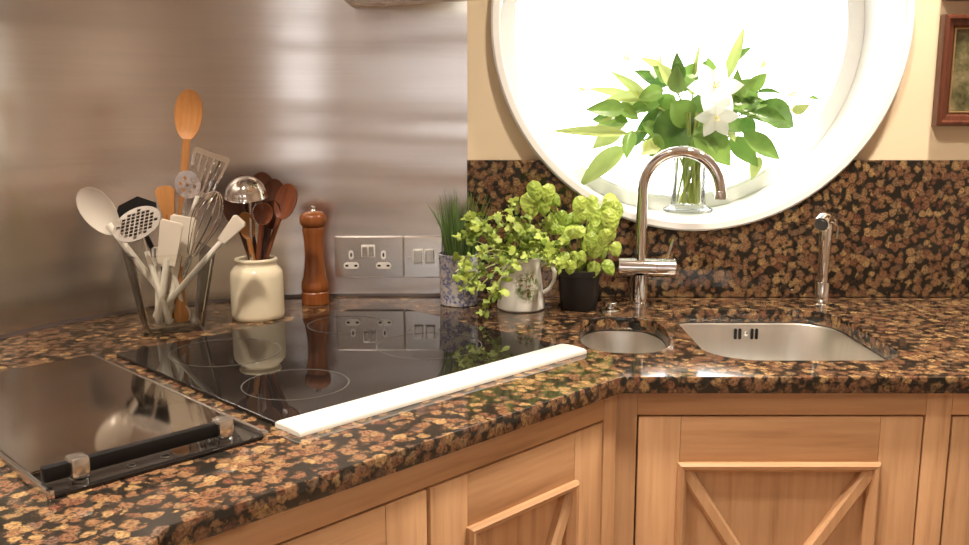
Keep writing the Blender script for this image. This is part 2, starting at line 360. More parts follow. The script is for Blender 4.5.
pts = [(XR, CT + .0005), (XR, CT + .2885)]
hz = .2885; zc = WZ - CT
a1 = math.asin((zc - hz) / (WR + .001))
arc = [(WC + (WR + .001) * math.cos(t), WZ + (WR + .001) * math.sin(t)) for t in [-a1 - (math.pi - 2 * a1) * k / 40 for k in range(41)]]
pts += arc + [(-.036, CT + .2885), (-.036, CT + .0005)]
me = fill(pts, [], .020, .0012); me.transform(UP); me.transform(Matrix.Translation((0, Y1 - .0015, 0)))
tag(obj('granite_splashback', me, 'granite'), 'dark brown granite splashback cut round under the porthole window', 'splashback')

st = thing('steel_splashback', 'tall brushed steel sheet curving round the hob corner', 'splashback', (0, 0, 0))
pf, pb = steel_path(0), steel_path(-.0035)
b = B(); n = len(pf); z0, z1 = CT + .0005, 2.25
vs = [(x, y, z) for z in (z0, z1) for x, y in pf] + [(x, y, z) for z in (z0, z1) for x, y in pb]
fs = []
for i in range(n - 1):
    fs += [(i, i + 1, n + i + 1, n + i), (2 * n + i, 3 * n + i, 3 * n + i + 1, 2 * n + i + 1), (n + i, n + i + 1, 3 * n + i + 1, 3 * n + i), (i, 2 * n + i, 2 * n + i + 1, i + 1)]
fs += [(0, n, 3 * n, 2 * n), (n - 1, 3 * n - 1, 4 * n - 1, 2 * n - 1)]
b.add(vs, fs).build('steel_sheet', 'steel', st, 40)
b = B(); p1, p2 = steel_path(.0005), steel_path(.006)
rings = [[Vector((p1[i][0], p1[i][1], CT + .0003)), Vector((p1[i][0], p1[i][1], CT + .0055)), Vector((p2[i][0], p2[i][1], CT + .0003))] for i in range(n)]
b.loft(rings).build('seal_strip', 'seal', st, 60)

# ------------------------------------------------------------------ sinks
def basin(name, label, outl, depth, scale_in, drain):
    cx = sum(p[0] for p in outl) / len(outl); cy = sum(p[1] for p in outl) / len(outl)
    t = thing(name, label, 'sink', (cx, cy, CT - TH - depth))
    def ring(s, z): return [Vector(((p[0] - cx) * s, (p[1] - cy) * s, z)) for p in outl]
    b = B(); d = depth
    rs = [ring(1.10, d - .0015), ring(1.0, d - .0015), ring(.992, d - .004), ring(scale_in, .03), ring(scale_in * .97, .012), ring(scale_in * .90, .003), ring(.35, 0)]
    b.loft(rs, caps=False); b.add(rs[-1], [tuple(range(len(outl)))]); b.build('basin', 'sink', t, 50)
    b = B(); b.lathe([(0, .003), (.026, .003), (.033, .006), (.040, .004), (.041, .0012)], 28, Matrix.Translation(drain), caps=False); dr = b.build('drain', 'chrome', t)
    b = B()
    for k in range(6):
        a = k * math.pi / 3; b.lathe([(0, .0062), (.004, .0062), (.004, .0035)], 8, Matrix.Translation(drain + Vector((.016 * math.cos(a), .016 * math.sin(a), 0))), caps=False)
    b.build('drain_hole', 'black', dr); return t, cx, cy
sk, cx, cy = basin('kitchen_sink', 'large rectangular stainless steel sink set under the granite', sink_o, .17, .93, Vector((0, .02, 0)))
bs, bx, by = basin('small_sink', 'small oval stainless steel half bowl beside the tap', bowl_o, .13, .90, Vector((0, .0, 0)))
# overflow slots in the back wall of the sink (four dark slots round a chrome screw)
pc = onz(747, 331, 0); 
yb = 1.786 - .0035 - cy; zb = .148; xo = .520 - cx
for k, dx in enumerate((-.021, -.012, .012, .021)):
    me = fill(rrect(dx - .0028, dx + .0028, -.011, .011, .0026, 4), [], .003, .0004); me.transform(UP); me.transform(Matrix.Translation((xo, yb, zb)))
    obj('overflow_slot', me, 'black', sk)
b = B(); b.lathe([(0, .005), (.004, .004), (.005, 0)], 16, Matrix.Translation((xo, yb, zb)) @ Matrix.Rotation(R(90), 4, 'X'), caps=False); b.build('overflow_screw', 'chrome', sk)

# ------------------------------------------------------------------ cabinets
DZ0, DZ1 = .215, CT - .064
def prism_bar(p0, p1, width, zlo, zhi, cham):
    """wooden bar between two points in the x-z plane, standing proud towards -y, with chamfered front edges"""
    p0, p1 = Vector(p0), Vector(p1); d = (p1 - p0).normalized(); nrm = Vector((-d.y, d.x)); rings = []
    for q in (p0, p1):
        rings.append([Vector((q.x + nrm.x * o, y, q.y + nrm.y * o)) for o, y in ((-width / 2, zlo), (-width / 2, zhi + cham), (-width / 2 + cham, zhi), (width / 2 - cham, zhi), (width / 2, zhi + cham), (width / 2, zlo))])
    return B().loft(rings)
def door(parent, x0, x1, z0, z1, sw=.064, rw=.075):
    g = .003; x0 += g; x1 -= g; z0 += g; z1 -= g
    d = B().box(x0 + sw - .005, x1 - sw + .005, .010, .016, z0 + rw - .005, z1 - rw + .005).build('door', 'oak_v', parent)
    for a, c in ((x0, x0 + sw), (x1 - sw, x1)): B().box(a, c, 0, .022, z0, z1, .0012).build('stile', 'oak_v', d)
    for a, c in ((z0, z0 + rw), (z1 - rw, z1)): B().box(x0 + sw + .0003, x1 - sw - .0003, .0004, .0215, a, c, .0008).build('rail', 'oak_h', d)
    xi0, xi1, zi0, zi1 = x0 + sw, x1 - sw, z0 + rw, z1 - rw; mw = .014
    # mitred bolection moulding, proud of the frame
    prof = ((-.003, .010), (-.003, -.006), (.001, -.010), (.006, -.009), (mw, .002), (mw, .010))
    cs = [(xi0, zi0, 1, 1), (xi1, zi0, -1, 1), (xi1, zi1, -1, -1), (xi0, zi1, 1, -1)]
    for k in range(4):
        e0, e1 = cs[k], cs[(k + 1) % 4]
        rings = [[Vector((e[0] + e[2] * o, y, e[1] + e[3] * o)) for o, y in prof] for e in (e0, e1)]
        B().loft(rings).build('moulding', 'oak_h' if k % 2 == 0 else 'oak_v', d, 25)
    xa, xb, za, zb_ = xi0 + mw * .8, xi1 - mw * .8, zi0 + mw * .8, zi1 - mw * .8; m = .010
    prism_bar((xa - .003, zb_ + .001), (xb + .003, za - .001), .021, .010, -.004, .004).build('cross_bar', 'oak_v', d, 25)
    prism_bar((xb + .003, zb_ + .001), (xa - .003, za - .001), .021, .0098, -.0045, .004).build('cross_bar', 'oak_v', d, 25)
    return d
def cabinet(name, label, loc, rotz, x0, x1, doors, stiles, depth, grp='oak base cabinets', top=CT - TH - .0005, ld=None):
    t = thing(name, label, 'cabinet', loc, rotz, grp); zt = top
    B().box(x0, x0 + .016, .024, ld or depth, .13, zt).build('side_panel', 'oak_v', t); B().box(x1 - .016, x1, .024, depth, .13, zt).build('side_panel', 'oak_v', t)
    B().box(x0 + .0165, x1 - .0165, .03, depth, .13, .146).build('bottom_panel', 'oak_h', t); B().box(x0 + .0165, x1 - .0165, depth - .008, depth, .1465, zt - .2).build('back_panel', 'oak_v', t)
    B().box(x0, x1, .05, .066, 0, .1295).build('plinth', 'oak_h', t)
    r0 = stiles[0][1] + .0003 if stiles[0][0] - x0 < .01 else x0; r1 = stiles[-1][0] - .0003
    B().box(r0, r1, 0, .023, DZ1, zt, .0008).build('top_rail', 'oak_h', t); B().box(r0, r1, 0, .023, .13, DZ0, .0008).build('bottom_rail', 'oak_h', t)
    for a, c in stiles: B().box(a, c, -.0003, .0228, .13, zt, .0008).build('face_stile', 'oak_v', t)
    for a, c in doors:
        B().box(a, c, .0228, .0238, DZ0, DZ1).build('gap_shade_sheet', 'dark', t)  # dark sheet behind the door, its colour stands in for shade in the gaps
        door(t, a, c, DZ0, DZ1)
    return t
FY = 1.334                                           # face of the sink run
cabinet('base_cabinet', 'oak sink cabinet with one crossed panel door under the large sink', (0, FY, 0), 0, .1985, .7065, [(.231, .668)], [(.1985, .231), (.668, .7065)], .56, ld=.09)
cabinet('base_cabinet', 'oak cabinet at the right edge, right of the sink cabinet', (0, FY, 0), 0, .707, 1.19, [(.707, 1.17)], [(1.17, 1.19)], .56)
cabinet('base_cabinet', 'angled oak cabinet with two crossed panel doors below the black hob', ab(0, .801), R(45), .378, 1.0835, [(.394, .704), (.704, 1.053)], [(.378, .394), (1.053, 1.0835)], .42)
for y0 in (-.9, -.25):
    cabinet('base_cabinet', ('oak cabinet under the left worktop nearest the hob corner', 'oak cabinet at the near end of the left worktop')[y0 < -.5], (-.318, y0, 0), R(90), 0 if y0 < -.5 else .0005, .65 if y0 < -.5 else 1.05, [(.03, .62) if y0 < -.5 else (.03, .51)] + ([] if y0 < -.5 else [(.51, 1.02)]), [(0.001, .03), (.62, .65)] if y0 < -.5 else [(.001, .03), (1.02, 1.05)], .5)

# ------------------------------------------------------------------ hob and domino grill (local x along a, y along b)
ha0, ha1, hb0, hb1 = .594, 1.143, .925, 1.434
hc = ((ha0 + ha1) / 2, (hb0 + hb1) / 2)
hob = thing('ceramic_hob', 'black glass hob with printed cooking rings and cream front strip', 'hob', ab(*hc, CT), R(45))
hw, hd = (ha1 - ha0) / 2, (hb1 - hb0) / 2
obj('glass_surface', fill(rrect(-hw, hw, -hd, hd, [.03, .006, .006, .006], 8), [], .0055, .0012), 'hobglass', hob)
for a, bb, r in ((.724, 1.316, .088), (.704, 1.085, .076), (.985, 1.115, .088), (.978, 1.335, .070)):
    b = B(); b.lathe([(r, 0), (r, .00035), (r - .0016, .00035), (r - .0016, 0)], 64, Matrix.Translation((a - hc[0], bb - hc[1], .0056)), caps=False); b.build('cooking_zone_ring', 'ring', hob)
b = B(); n = 10; rings = []
L0, L1 = .592 - hc[0], 1.143 - hc[0]; c0, c1 = .908 - hc[1], .962 - hc[1]
for x, s in ((L0, .0), (L0 + .002, .75), (L0 + .006, 1), (L1 - .006, 1), (L1 - .002, .75), (L1, 0)):
    ring_ = []
    for k in range(n + 1):
        t = math.pi * k / n; ring_.append(Vector((x, (c0 + c1) / 2 - math.cos(t) * (c1 - c0) / 2, .0058 + .0050 * math.sin(t) ** .8 * (s if s else .05))))
    ring_ += [Vector((x, c1, .0010 if False else .0004)), Vector((x, c0, .0004))]
    rings.append(ring_)
b.loft(rings); tr = b.build('front_strip', 'cream', hob, 50); tr['label'] = 'cream domed strip along the front of the hob'

ga0, ga1, gb0, gb1 = .308, .559, .933, 1.434
gc = ((ga0 + ga1) / 2, (gb0 + gb1) / 2); gw, gd = (ga1 - ga0) / 2, (gb1 - gb0) / 2
gr = thing('domino_grill', 'narrow dark lidded grill with black bar handle left of the hob', 'grill', ab(*gc, CT), R(45))
obj('base_plate', fill(rrect(-gw, gw, -gd, gd, .004), [], .005, .001), 'hobglass', gr)
obj('lid', fill(rrect(-gw + .004, gw - .004, -gd + .062, gd - .002, .004), [], .006, .0015), 'lid', gr).location = (0, 0, .0052)
for x in (-gw - .001, gw - .004):
    o = B().box(x, x + .005, -gd - .002, gd, .0003, .0115, .001).build('side_trim', 'satin', gr)
    B().box(x - .001, x + .006, -gd - .006, -gd + .004, .0003, .0125, .0015).build('corner_cap', 'chrome', o)
pR, pL = toab(onz(226, 440, .008)), toab(onz(79, 479, .008))
hy = (pR[1] + pL[1]) / 2 - gc[1]
xr, xl = pR[0] - gc[0], pL[0] - gc[0]
b = B(); b.box(-gw + .003, xr + .004, hy + .002, hy + .013, .0125, .029, .002); hb = b.build('handle_bar', 'black', gr)
for x in (xl, xr):
    o = B().box(x - .009, x + .011, hy - .005, hy + .018, .0095, .033, .004).build('handle_bracket', 'satin', gr)
    b = B(); b.lathe([(.010, .0), (.010, .003), (.006, .004), (.006, .008)], 20, Matrix.Translation((x + .002, hy + .006, .0052))); b.build('bracket_post', 'chrome', o)
for x, y in ((-.03, -gd + .02), (0.01, -gd + .02)):
    b = B(); b.lathe([(.0055, 0), (.0055, .0006), (.0045, .0006), (.0045, 0)], 20, Matrix.Translation((x, y, .0051)), caps=False); b.build('control_mark', 'ring', gr)

# ------------------------------------------------------------------ cooker hood
hz0 = CT + .592
hood = thing('cooker_hood', 'steel extractor hood on the wall above the hob', 'hood', (-.1, 1.5, hz0))
outl = [(-.264, 1.912), (.036, 1.757), (.036, 1.15), (-.274, 1.15)]
lo = [(x + .1, y - 1.5) for x, y in outl]
me = fill(lo, [], .05, .003); obj('canopy', me, 'hoodsteel', hood)
me = fill([(-.145, -.31), (.115, -.31), (.115, .19), (-.145, .30)], [], .004, .001); o = obj('filter_panel', me, 'satin', hood); o.location = (0, 0, -.0042)
me = fill([(-.14, .02), (.10, .02), (.10, .25), (-.14, .37)], [], ZC - hz0 - .0515); o = obj('flue', me, 'hoodsteel', hood); o.location = (0, 0, .0505)

# ------------------------------------------------------------------ sockets on the steel
def plate(name, label, x0, x1, z0, z1):
    t = thing(name, label, 'socket' if 'socket' in name else 'switch', ((x0 + x1) / 2, SY, CT + z0))
    w2 = (x1 - x0) / 2 - .0004; me = fill(rrect(-w2, w2, 0, z1 - z0, .003, 4), [], .007, .0018); me.transform(UP); obj('plate', me, 'plate', t)
    return t
def flat(par, name, mat, cx, cz, w, h, r, y0, th, bev=.0003):
    me = fill(rrect(cx - w / 2, cx + w / 2, cz - h / 2, cz + h / 2, r, 5), [], th, bev); me.transform(UP); me.transform(Matrix.Translation((0, y0, 0))); return obj(name, me, mat, par)
t = plate('double_socket', 'double wall socket with chrome plate on steel beside the pepper mill', -.317, -.171, .041, .129)
for s in (-1, 1):
    cxs = s * .034 - .003
    e = flat(t, 'earth_insert', 'socket', cxs, .049, .0105, .019, .005, -.0072, .0012); flat(e, 'earth_hole', 'black', cxs, .049, .0035, .008, .001, -.0085, .0004, 0)
    e = flat(t, 'pin_insert', 'socket', cxs, .026, .032, .0135, .0065, -.0072, .0012)
    for q in (-1, 1): flat(e, 'pin_hole', 'black', cxs + q * .0095, .026, .0065, .0042, .001, -.0085, .0004, 0)
sf = flat(t, 'switch_surround', 'socket', -.001, .057, .029, .027, .002, -.0072, .0012)
for s in (-1, 1): flat(t, 'rocker_switch', 'satin', -.001 + s * .0068, .057, .0105, .021, .001, -.0086, .004, .0012)
t = plate('switch_plate', 'square chrome double switch plate next to the double socket', -.1705, -.088, .041, .129)
for x, m_ in ((-.011, 'plate'), (.014, 'black')):
    flat(t, 'switch_surround', 'socket', x, .046, .021, .031, .002, -.0072, .0012); flat(t, 'rocker_switch', 'satin', x, .046, .0165, .0265, .001, -.0086, .004, .0012)
for x in (-.030, .033):
    b = B(); b.lathe([(0, .0012), (.002, .001), (.0026, 0)], 12, Matrix.Translation((x, -.0072, .043)) @ Matrix.Rotation(R(90), 4, 'X'), caps=False); b.build('screw', 'chrome', t)

# ------------------------------------------------------------------ pepper mill
p = ony(315, 280, 1.848)
t = thing('pepper_mill', 'tall turned cherry wood pepper mill against the steel', 'pepper mill', (p.x, p.y, CT))
b = B(); b.lathe([(0, 0), (.0265, 0), (.028, .002), (.028, .024), (.0262, .0265)], 36, caps=False); b.build('base', 'mill', t)
b = B(); b.lathe([(.0262, .0268), (.0278, .029), (.0282, .036), (.0272, .046), (.0235, .056), (.0205, .075), (.0190, .100), (.0195, .125), (.0215, .145), (.0225, .150), (.0222, .1535)], 36, caps=False); b.build('body', 'mill', t)
b = B(); b.lathe([(.0222, .1537), (.0225, .1555), (.0205, .158), (.0255, .163), (.0272, .171), (.0262, .180), (.0205, .187), (.011, .190), (0, .1905)], 36, caps=False); b.build('head', 'mill', t)
b = B(); b.lathe([(.006, .190), (.0045, .193), (.0055, .196), (.0050, .1995), (0, .201)], 20, caps=False); b.build('knob', 'satin', t)

# ------------------------------------------------------------------ utensils
def utensil(name, label, cat, tip, head, grp, face=(0, -1, 0)):
    tip, head = Vector(tip), Vector(head); z = (head - tip).normalized(); f_ = Vector(face); y = -(f_ - z * f_.dot(z)).normalized(); x = y.cross(z)
    o = thing(name, label, cat, (0, 0, 0), 0, grp)
    o.matrix_world = Matrix(((x.x, y.x, z.x, tip.x), (x.y, y.y, z.y, tip.y), (x.z, y.z, z.z, tip.z), (0, 0, 0, 1)))
    return o, (head - tip).length
def spoon_bowl(z0, z1, w, depth, th=.002, n=10, m=20):
    """hollow oval bowl between z0 and z1, concave towards -y"""
    b = B(); rings = []
    for face in (0, 1):
        for i in range(n + 1):
            r = i / n
            if face: r = 1 - r
            ring_ = []
            for k in range(m):
                t = 2 * math.pi * k / m; ww = w / 2 * (1 + .10 * math.sin(t))
                ring_.append(Vector((ww * r * math.cos(t), depth * (1 - r * r) + (th if face else 0), (z0 + z1) / 2 + (z1 - z0) / 2 * r * math.sin(t))))
            rings.append(ring_)
    return b.loft(rings, caps=False)
def handle(z0, z1, r0, r1, flat_=.7, n=12):
    b = B(); rings = []
    for z, r in ((z0, r0 * .6), (z0 + .003, r0), ((z0 + z1) / 2, (r0 + r1) / 2), (z1, r1)):
        rings.append([Vector((r * math.cos(2 * math.pi * k / n), flat_ * r * math.sin(2 * math.pi * k / n), z)) for k in range(n)])
    return b.loft(rings)
def blade(z0, z1, w0, w1, th, slots=(), bev=.0008, r=.004):
    o = [(-w0 / 2, z0), (w0 / 2, z0), (w1 / 2, z1 - r), (w1 / 2 - r, z1), (-w1 / 2 + r, z1), (-w1 / 2, z1 - r)]
    me = fill(o, list(slots), th, bev); me.transform(UP); me.transform(Matrix.Translation((0, th / 2, 0))); return me

# --- glass container
GX, GY = -.568, 1.632
gz = thing('glass_container', 'square tapered clear glass container crammed with kitchen utensils', 'container', (GX, GY, CT), R(28))
def sq(h, z, r=.012): return [Vector((x, y, z)) for x, y in rrect(-h, h, -h, h, r, 5)]
b = B(); b.loft([sq(.044, 0), sq(.0485, .004), sq(.071, .140), sq(.0705, .143), sq(.0680, .143), sq(.0678, .140), sq(.0465, .012), sq(.042, .010)], caps=True)
b.build('glass_body', 'glass', gz, 40)
b = B(); b.loft([sq(.0715, .1425), sq(.072, .1445), sq(.0675, .1445), sq(.068, .1425)], caps=False); b.build('rim', 'glass', gz)
GB = CT + .0125
def gt(dx, dy, dz=0): return (GX + dx, GY + dy, GB + dz)
UG = 'utensils in the glass container'
# large wooden spoon
u, L = utensil('wooden_spoon', 'large light brown wooden spoon standing tallest in the glass container', 'spoon', gt(-.004, .022, .002), ony(190, 89, 1.665), UG)
handle(0, L - .088, .0065, .0070, .75).build('handle', 'beech', u); spoon_bowl(L - .092, L, .050, .010, .003).build('bowl', 'beech', u)
# clear plastic spoon at left
u, L = utensil('plastic_spoon', 'translucent plastic serving spoon leaning out to the left', 'spoon', gt(.026, -.012, .002), ony(81, 189, 1.60), UG)
handle(0, L - .075, .006, .006, .5).build('handle', 'plastic', u); spoon_bowl(L - .095, L, .058, .012, .002).build('bowl', 'clearplastic', u)
# black turner
u, L = utensil('black_turner', 'black nylon turner lying behind the steel masher', 'turner', gt(.020, .026, .002), ony(128, 201, 1.685), UG)
handle(0, L - .05, .0055, .005, .6).build('handle', 'black', u); obj('blade', blade(L - .062, L, .060, .092, .003, r=.026), 'black', u)
# steel potato masher with pierced disc facing the room
hp = ony(138, 224, 1.60)
u, L = utensil('potato_masher', 'round pierced steel masher with square grid facing forward', 'masher', gt(.006, -.030, .002), hp, UG)
handle(0, L - .05, .006, .0045, .8).build('handle', 'plastic', u)
dm = Matrix.Translation((0, -.004, L)) @ Matrix.Rotation(R(52), 4, 'X')
nsl = []
for i in range(-4, 5):
    for j in range(-4, 5):
        x, y = i * .0086, j * .0086
        if (abs(x) + .0036) ** 2 + (abs(y) + .0036) ** 2 < .0385 ** 2: nsl.append(rrect(x - .0034, x + .0034, y - .0034, y + .0034, .0004, 1))
me = fill([(.043 * math.cos(2 * math.pi * k / 48), .043 * math.sin(2 * math.pi * k / 48)) for k in range(48)], nsl, .0016); me.transform(dm @ Matrix.Rotation(R(90), 4, 'X') @ Matrix.Rotation(R(45 * 0 + 12), 4, 'Z') if False else Matrix.Translation((0, -.004, L)) @ Matrix.Rotation(R(38), 4, 'X')); obj('pierced_disc', me, 'satin', u)
b = B(); b.tube([(0, 0, L - .06), (0, .004, L - .045), (0, .004, L - .02), (0, 0, L - .004)], .003, 8); b.build('neck', 'satin', u)
# slotted steel turner
u, L = utensil('slotted_turner', 'steel slotted turner fanning out at top right of the container', 'turner', gt(-.036, .016, .002), ony(213, 152, 1.665), UG, (.35, -1, 0))
handle(0, L - .085, .006, .004, .6).build('handle', 'plastic', u)
sl = [[(x - .0024, L - .075), (x + .0024, L - .075), (x * 1.25 + .0028, L - .012), (x * 1.25 - .0028, L - .012)] for x in (-.018, -.009, 0, .009, .018)]
obj('blade', blade(L - .085, L, .046, .066, .0018, sl), 'chrome', u)
# small pierced spoon
hp = ony(190, 170, 1.61)
u, L = utensil('pierced_spoon', 'small round pierced steel spoon in front of the wooden spoon', 'spoon', gt(-.010, .004, .002), hp, UG)
handle(0, L - .046, .005, .0035, .5).build('handle', 'satin', u)
hol = [[(x + .0032 * math.cos(2 * math.pi * k / 10), L - .027 + z + .0032 * math.sin(2 * math.pi * k / 10)) for k in range(10)] for x, z in [(0, 0)] + [(.0125 * math.cos(R(60 * q)), .0125 * math.sin(R(60 * q))) for q in range(6)]]
me = fill([(.023 * math.cos(2 * math.pi * k / 36), L - .026 + .025 * math.sin(2 * math.pi * k / 36)) for k in range(36)], hol, .0016, .0003); me.transform(UP); obj('pierced_bowl', me, 'chrome', u)
# balloon whisk
u, L = utensil('balloon_whisk', 'steel wire balloon whisk at the right of the container', 'whisk', gt(-.012, -.004, .002), ony(217, 192, 1.60), UG)
handle(0, L - .125, .0065, .006, 1).build('handle', 'satin', u)
for k in range(6):
    a = math.pi * k / 6; pts = []
    for i in range(21):
        q = i / 20 * 2 - 1; s = 1 - abs(q); rr = .031 * math.sin(math.pi * min(1, (1 - s) ** .9 * 1.0)) if False else None
        th_ = math.pi * i / 20; zz = L - .125 + .125 * math.sin(th_) ** .75; rad_ = .031 * math.cos(th_) * (.25 + .75 * min(1, (zz - (L - .125)) / .08))
        pts.append((rad_ * math.cos(a), rad_ * math.sin(a), zz))
    b = B(); b.tube(pts, .0009, 5); b.build('wire', 'chrome', u)
# wooden spatula (brown, short)
u, L = utensil('wooden_spatula', 'brown wooden spatula half hidden left of the pierced spoon', 'spatula', gt(.022, .010, .002), ony(164, 186, 1.645), UG)
handle(0, L - .05, .0065, .007, .6).build('handle', 'beech', u); obj('blade', blade(L - .065, L, .018, .036, .005, r=.008), 'beech', u)
# milky rubber spatulas
u, L = utensil('rubber_spatula', 'milky rubber spatula at the front left of the container', 'spatula', gt(-.016, -.024, .002), ony(172, 221, 1.58), UG)
handle(0, L - .07, .0065, .006, .6).build('handle', 'plastic', u); obj('blade', blade(L - .082, L, .034, .040, .004, bev=.0015), 'rubber', u)
u, L = utensil('rubber_spatula', 'square milky rubber spatula right of its taller angled twin', 'spatula', gt(-.002, -.018, .002), ony(184, 216, 1.605), UG, (.2, -1, 0))
handle(0, L - .06, .006, .006, .6).build('handle', 'plastic', u); obj('blade', blade(L - .072, L, .042, .044, .004, bev=.0015), 'rubber', u)
# diagonal brush
u, L = utensil('pastry_brush', 'white plastic pastry brush leaning far out to the right', 'brush', gt(-.020, -.020, .015), ony(241, 219, 1.59), UG)
handle(0, L - .045, .0055, .005, .7).build('handle', 'plastic', u); obj('bristle_head', blade(L - .055, L, .016, .027, .009, bev=.002), 'rubber', u)
# wooden rolling handle and white spoon handle ends low in the jar
u, L = utensil('wooden_pestle', 'short turned wooden pestle low inside the container', 'pestle', gt(.022, -.014, .002), ony(179, 264, 1.62), UG)
b = B(); b.lathe([(0, 0), (.012, .001), (.0135, .012), (.010, .03), (.0085, L * .5), (.0105, L - .03), (.009, L - .01), (0, L)], 20, caps=False); b.build('turned_stick', 'beech', u)
u, L = utensil('plastic_spoon', 'white plastic spoon standing upside down low in the container', 'spoon', gt(.030, -.012, .002), ony(171, 262, 1.60), UG)
spoon_bowl(0, .032, .022, .004).build('bowl', 'plastic', u); handle(.028, L, .004, .0045, .7).build('handle', 'plastic', u)
u, L = utensil('plastic_fork', 'white plastic salad fork low at the left inside the container', 'fork', gt(-.020, -.012, .002), ony(158, 258, 1.615), UG)
handle(0, L - .01, .007, .0045, .6).build('handle', 'plastic', u); obj('tines', blade(L - .015, L + .02, .018, .022, .0025, [[(x - .0012, L + .0), (x + .0012, L + .0), (x + .0012, L + .017), (x - .0012, L + .017)] for x in (-.005, 0, .005)]), 'plastic', u)

# --- cream crock
kp = onz(258.5, 317)
KX, KY = kp.x, kp.y
ck = thing('stoneware_crock', 'cream glazed stoneware crock holding dark wooden spoons', 'crock', (KX, KY, CT))
b = B(); b.lathe([(0, 0), (.046, 0), (.049, .003), (.0498, .010), (.0498, .080), (.0485, .090), (.042, .0985), (.0375, .102), (.0370, .106), (.0392, .109), (.0402, .112), (.0390, .115), (.0350, .1155), (.0325, .113), (.0330, .100), (.044, .088), (.0455, .02), (.043, .006), (0, .006)], 48, caps=False); b.build('jar_body', 'crock', ck, 40)
KB = CT + .0075
def kt(dx, dy): return (KX + dx, KY + dy, KB)
UK = 'spoons and ladles in the cream crock'
hp = ony(247, 203, KY - .045)
u, L = utensil('soup_ladle', 'polished steel ladle bowl turned dome up over the crock', 'ladle', kt(-.004, -.026), ony(250, 193, KY - .022), UK)
b = B(); b.tube([(0, 0, 0), (0, 0, L * .5), (0, 0, L - .005), (-.002, -.004, L + .012)], [.004, .0035, .003, .003], 8); b.build('handle', 'satin', u)
b = B(); prof = []
for i in range(10): t_ = R(90 * i / 9); prof.append((.0385 * math.sin(t_), .036 * math.cos(t_)))
prof += [(.0395, -.001), (.0375, -.001)] + [(.0372 * math.cos(R(10 * q)), .0345 * math.sin(R(10 * q))) for q in range(0, 10)]
b.lathe(prof, 36, Matrix.Translation((-.004, -.012, L - .004)) @ Matrix.Rotation(R(14), 4, 'X'), caps=False); b.build('bowl', 'chrome', u, 50)
def kspoon(label, px, Yd, tip, w, ln, mat, name='wooden_spoon', dp=.007, fc=(0, -1, 0)):
    w *= 1.12; ln *= 1.15
    u, L = utensil(name, label, 'spoon', kt(*tip), ony(*px, KY + Yd), UK, fc)
    handle(0, L - ln * .95, .0045, .0050, .9).build('handle', mat, u); spoon_bowl(L - ln, L, w, dp, .003).build('bowl', mat, u)
kspoon('small red-brown wooden spoon at the front of the crock', (264, 203), -.040, (-.014, .008), .032, .038, 'redwood')
kspoon('dark polished wooden spoon leaning out to the right of the crock', (291, 184), -.004, (-.022, .0), .040, .062, 'redwood', dp=.009, fc=(-.4, -1, 0))
kspoon('dark wooden spoon standing behind the right leaning spoon', (276, 179), .022, (-.016, .016), .038, .060, 'darkwood')
kspoon('dark wooden spoon rising behind the ladle dome', (262, 172), .030, (.006, .022), .040, .058, 'darkwood')
kspoon('dark wooden spoon at the back left of the crock', (241, 175), .020, (.012, .018), .042, .060, 'darkwood')
kspoon('blackish wooden spoon leaning left under the ladle', (229, 196), -.004, (.020, .004), .036, .055, 'darkwood')
kspoon('medium brown wooden spoon low at the left of the crock', (244, 212), -.030, (.012, -.012), .028, .046, 'beech')
kspoon('thin dark wooden spoon between ladle and right leaning spoon', (274, 200), .004, (-.004, -.016), .030, .05, 'darkwood')

# ------------------------------------------------------------------ leaves
def leaf_mesh(name, width, fold=.15, bend=.25, kind='lance', n=8, m=4):
    b = B(); vs = []; fs = []
    for i in range(n + 1):
        t = i / n
        if kind == 'lance': wv = math.sin(math.pi * t ** .82) ** .9
        elif kind == 'oval': wv = math.sin(math.pi * t ** .72) ** .62
        else: wv = math.sin(math.pi * t ** 1.1) ** .7
        wv = max(wv, .015) * width / 2
        for j in range(-m // 2, m // 2 + 1):
            q = j / (m / 2); vs.append((wv * q, t, fold * abs(q) * wv * 2 * (1 if kind == 'lance' else 1) - bend * t * t + (.10 * (1 - q * q) * math.sin(math.pi * t) * (kind == 'oval'))))
    k = m + 1
    for i in range(n):
        for j in range(m): fs.append((i * k + j, i * k + j + 1, (i + 1) * k + j + 1, (i + 1) * k + j))
    return b.add(vs, fs).mesh(name, 60)
def frond_mesh(name):
    """flat three-lobed toothed parsley leaflet"""
    pts = []
    for t, r in ((-90, .05), (-40, .35), (-20, .62), (-5, .50), (10, .72), (30, .66), (48, .48), (62, .78), (76, .85), (90, 1.0), (104, .85), (118, .78), (132, .48), (150, .66), (170, .72), (185, .50), (200, .62), (220, .35)):
        pts.append((r * .62 * math.cos(R(t)), .30 + r * .70 * math.sin(R(t)), .10 * math.cos(R(t * 3))))
    b = B(); c = (0, .30, .06); b.add([c] + pts, [(0, i + 1, (i + 1) % len(pts) + 1) for i in range(len(pts))]); return b.mesh(name, 80)
LM = {'lance': leaf_mesh('leaf_lance', .42, .25, .18), 'narrow': leaf_mesh('leaf_narrow', .20, .2, .12), 'broad': leaf_mesh('leaf_broad', .62, .15, .20), 'oval': leaf_mesh('leaf_oval', .78, -.12, .22, 'oval'), 'frond': frond_mesh('leaf_frond')}
_lm = {}
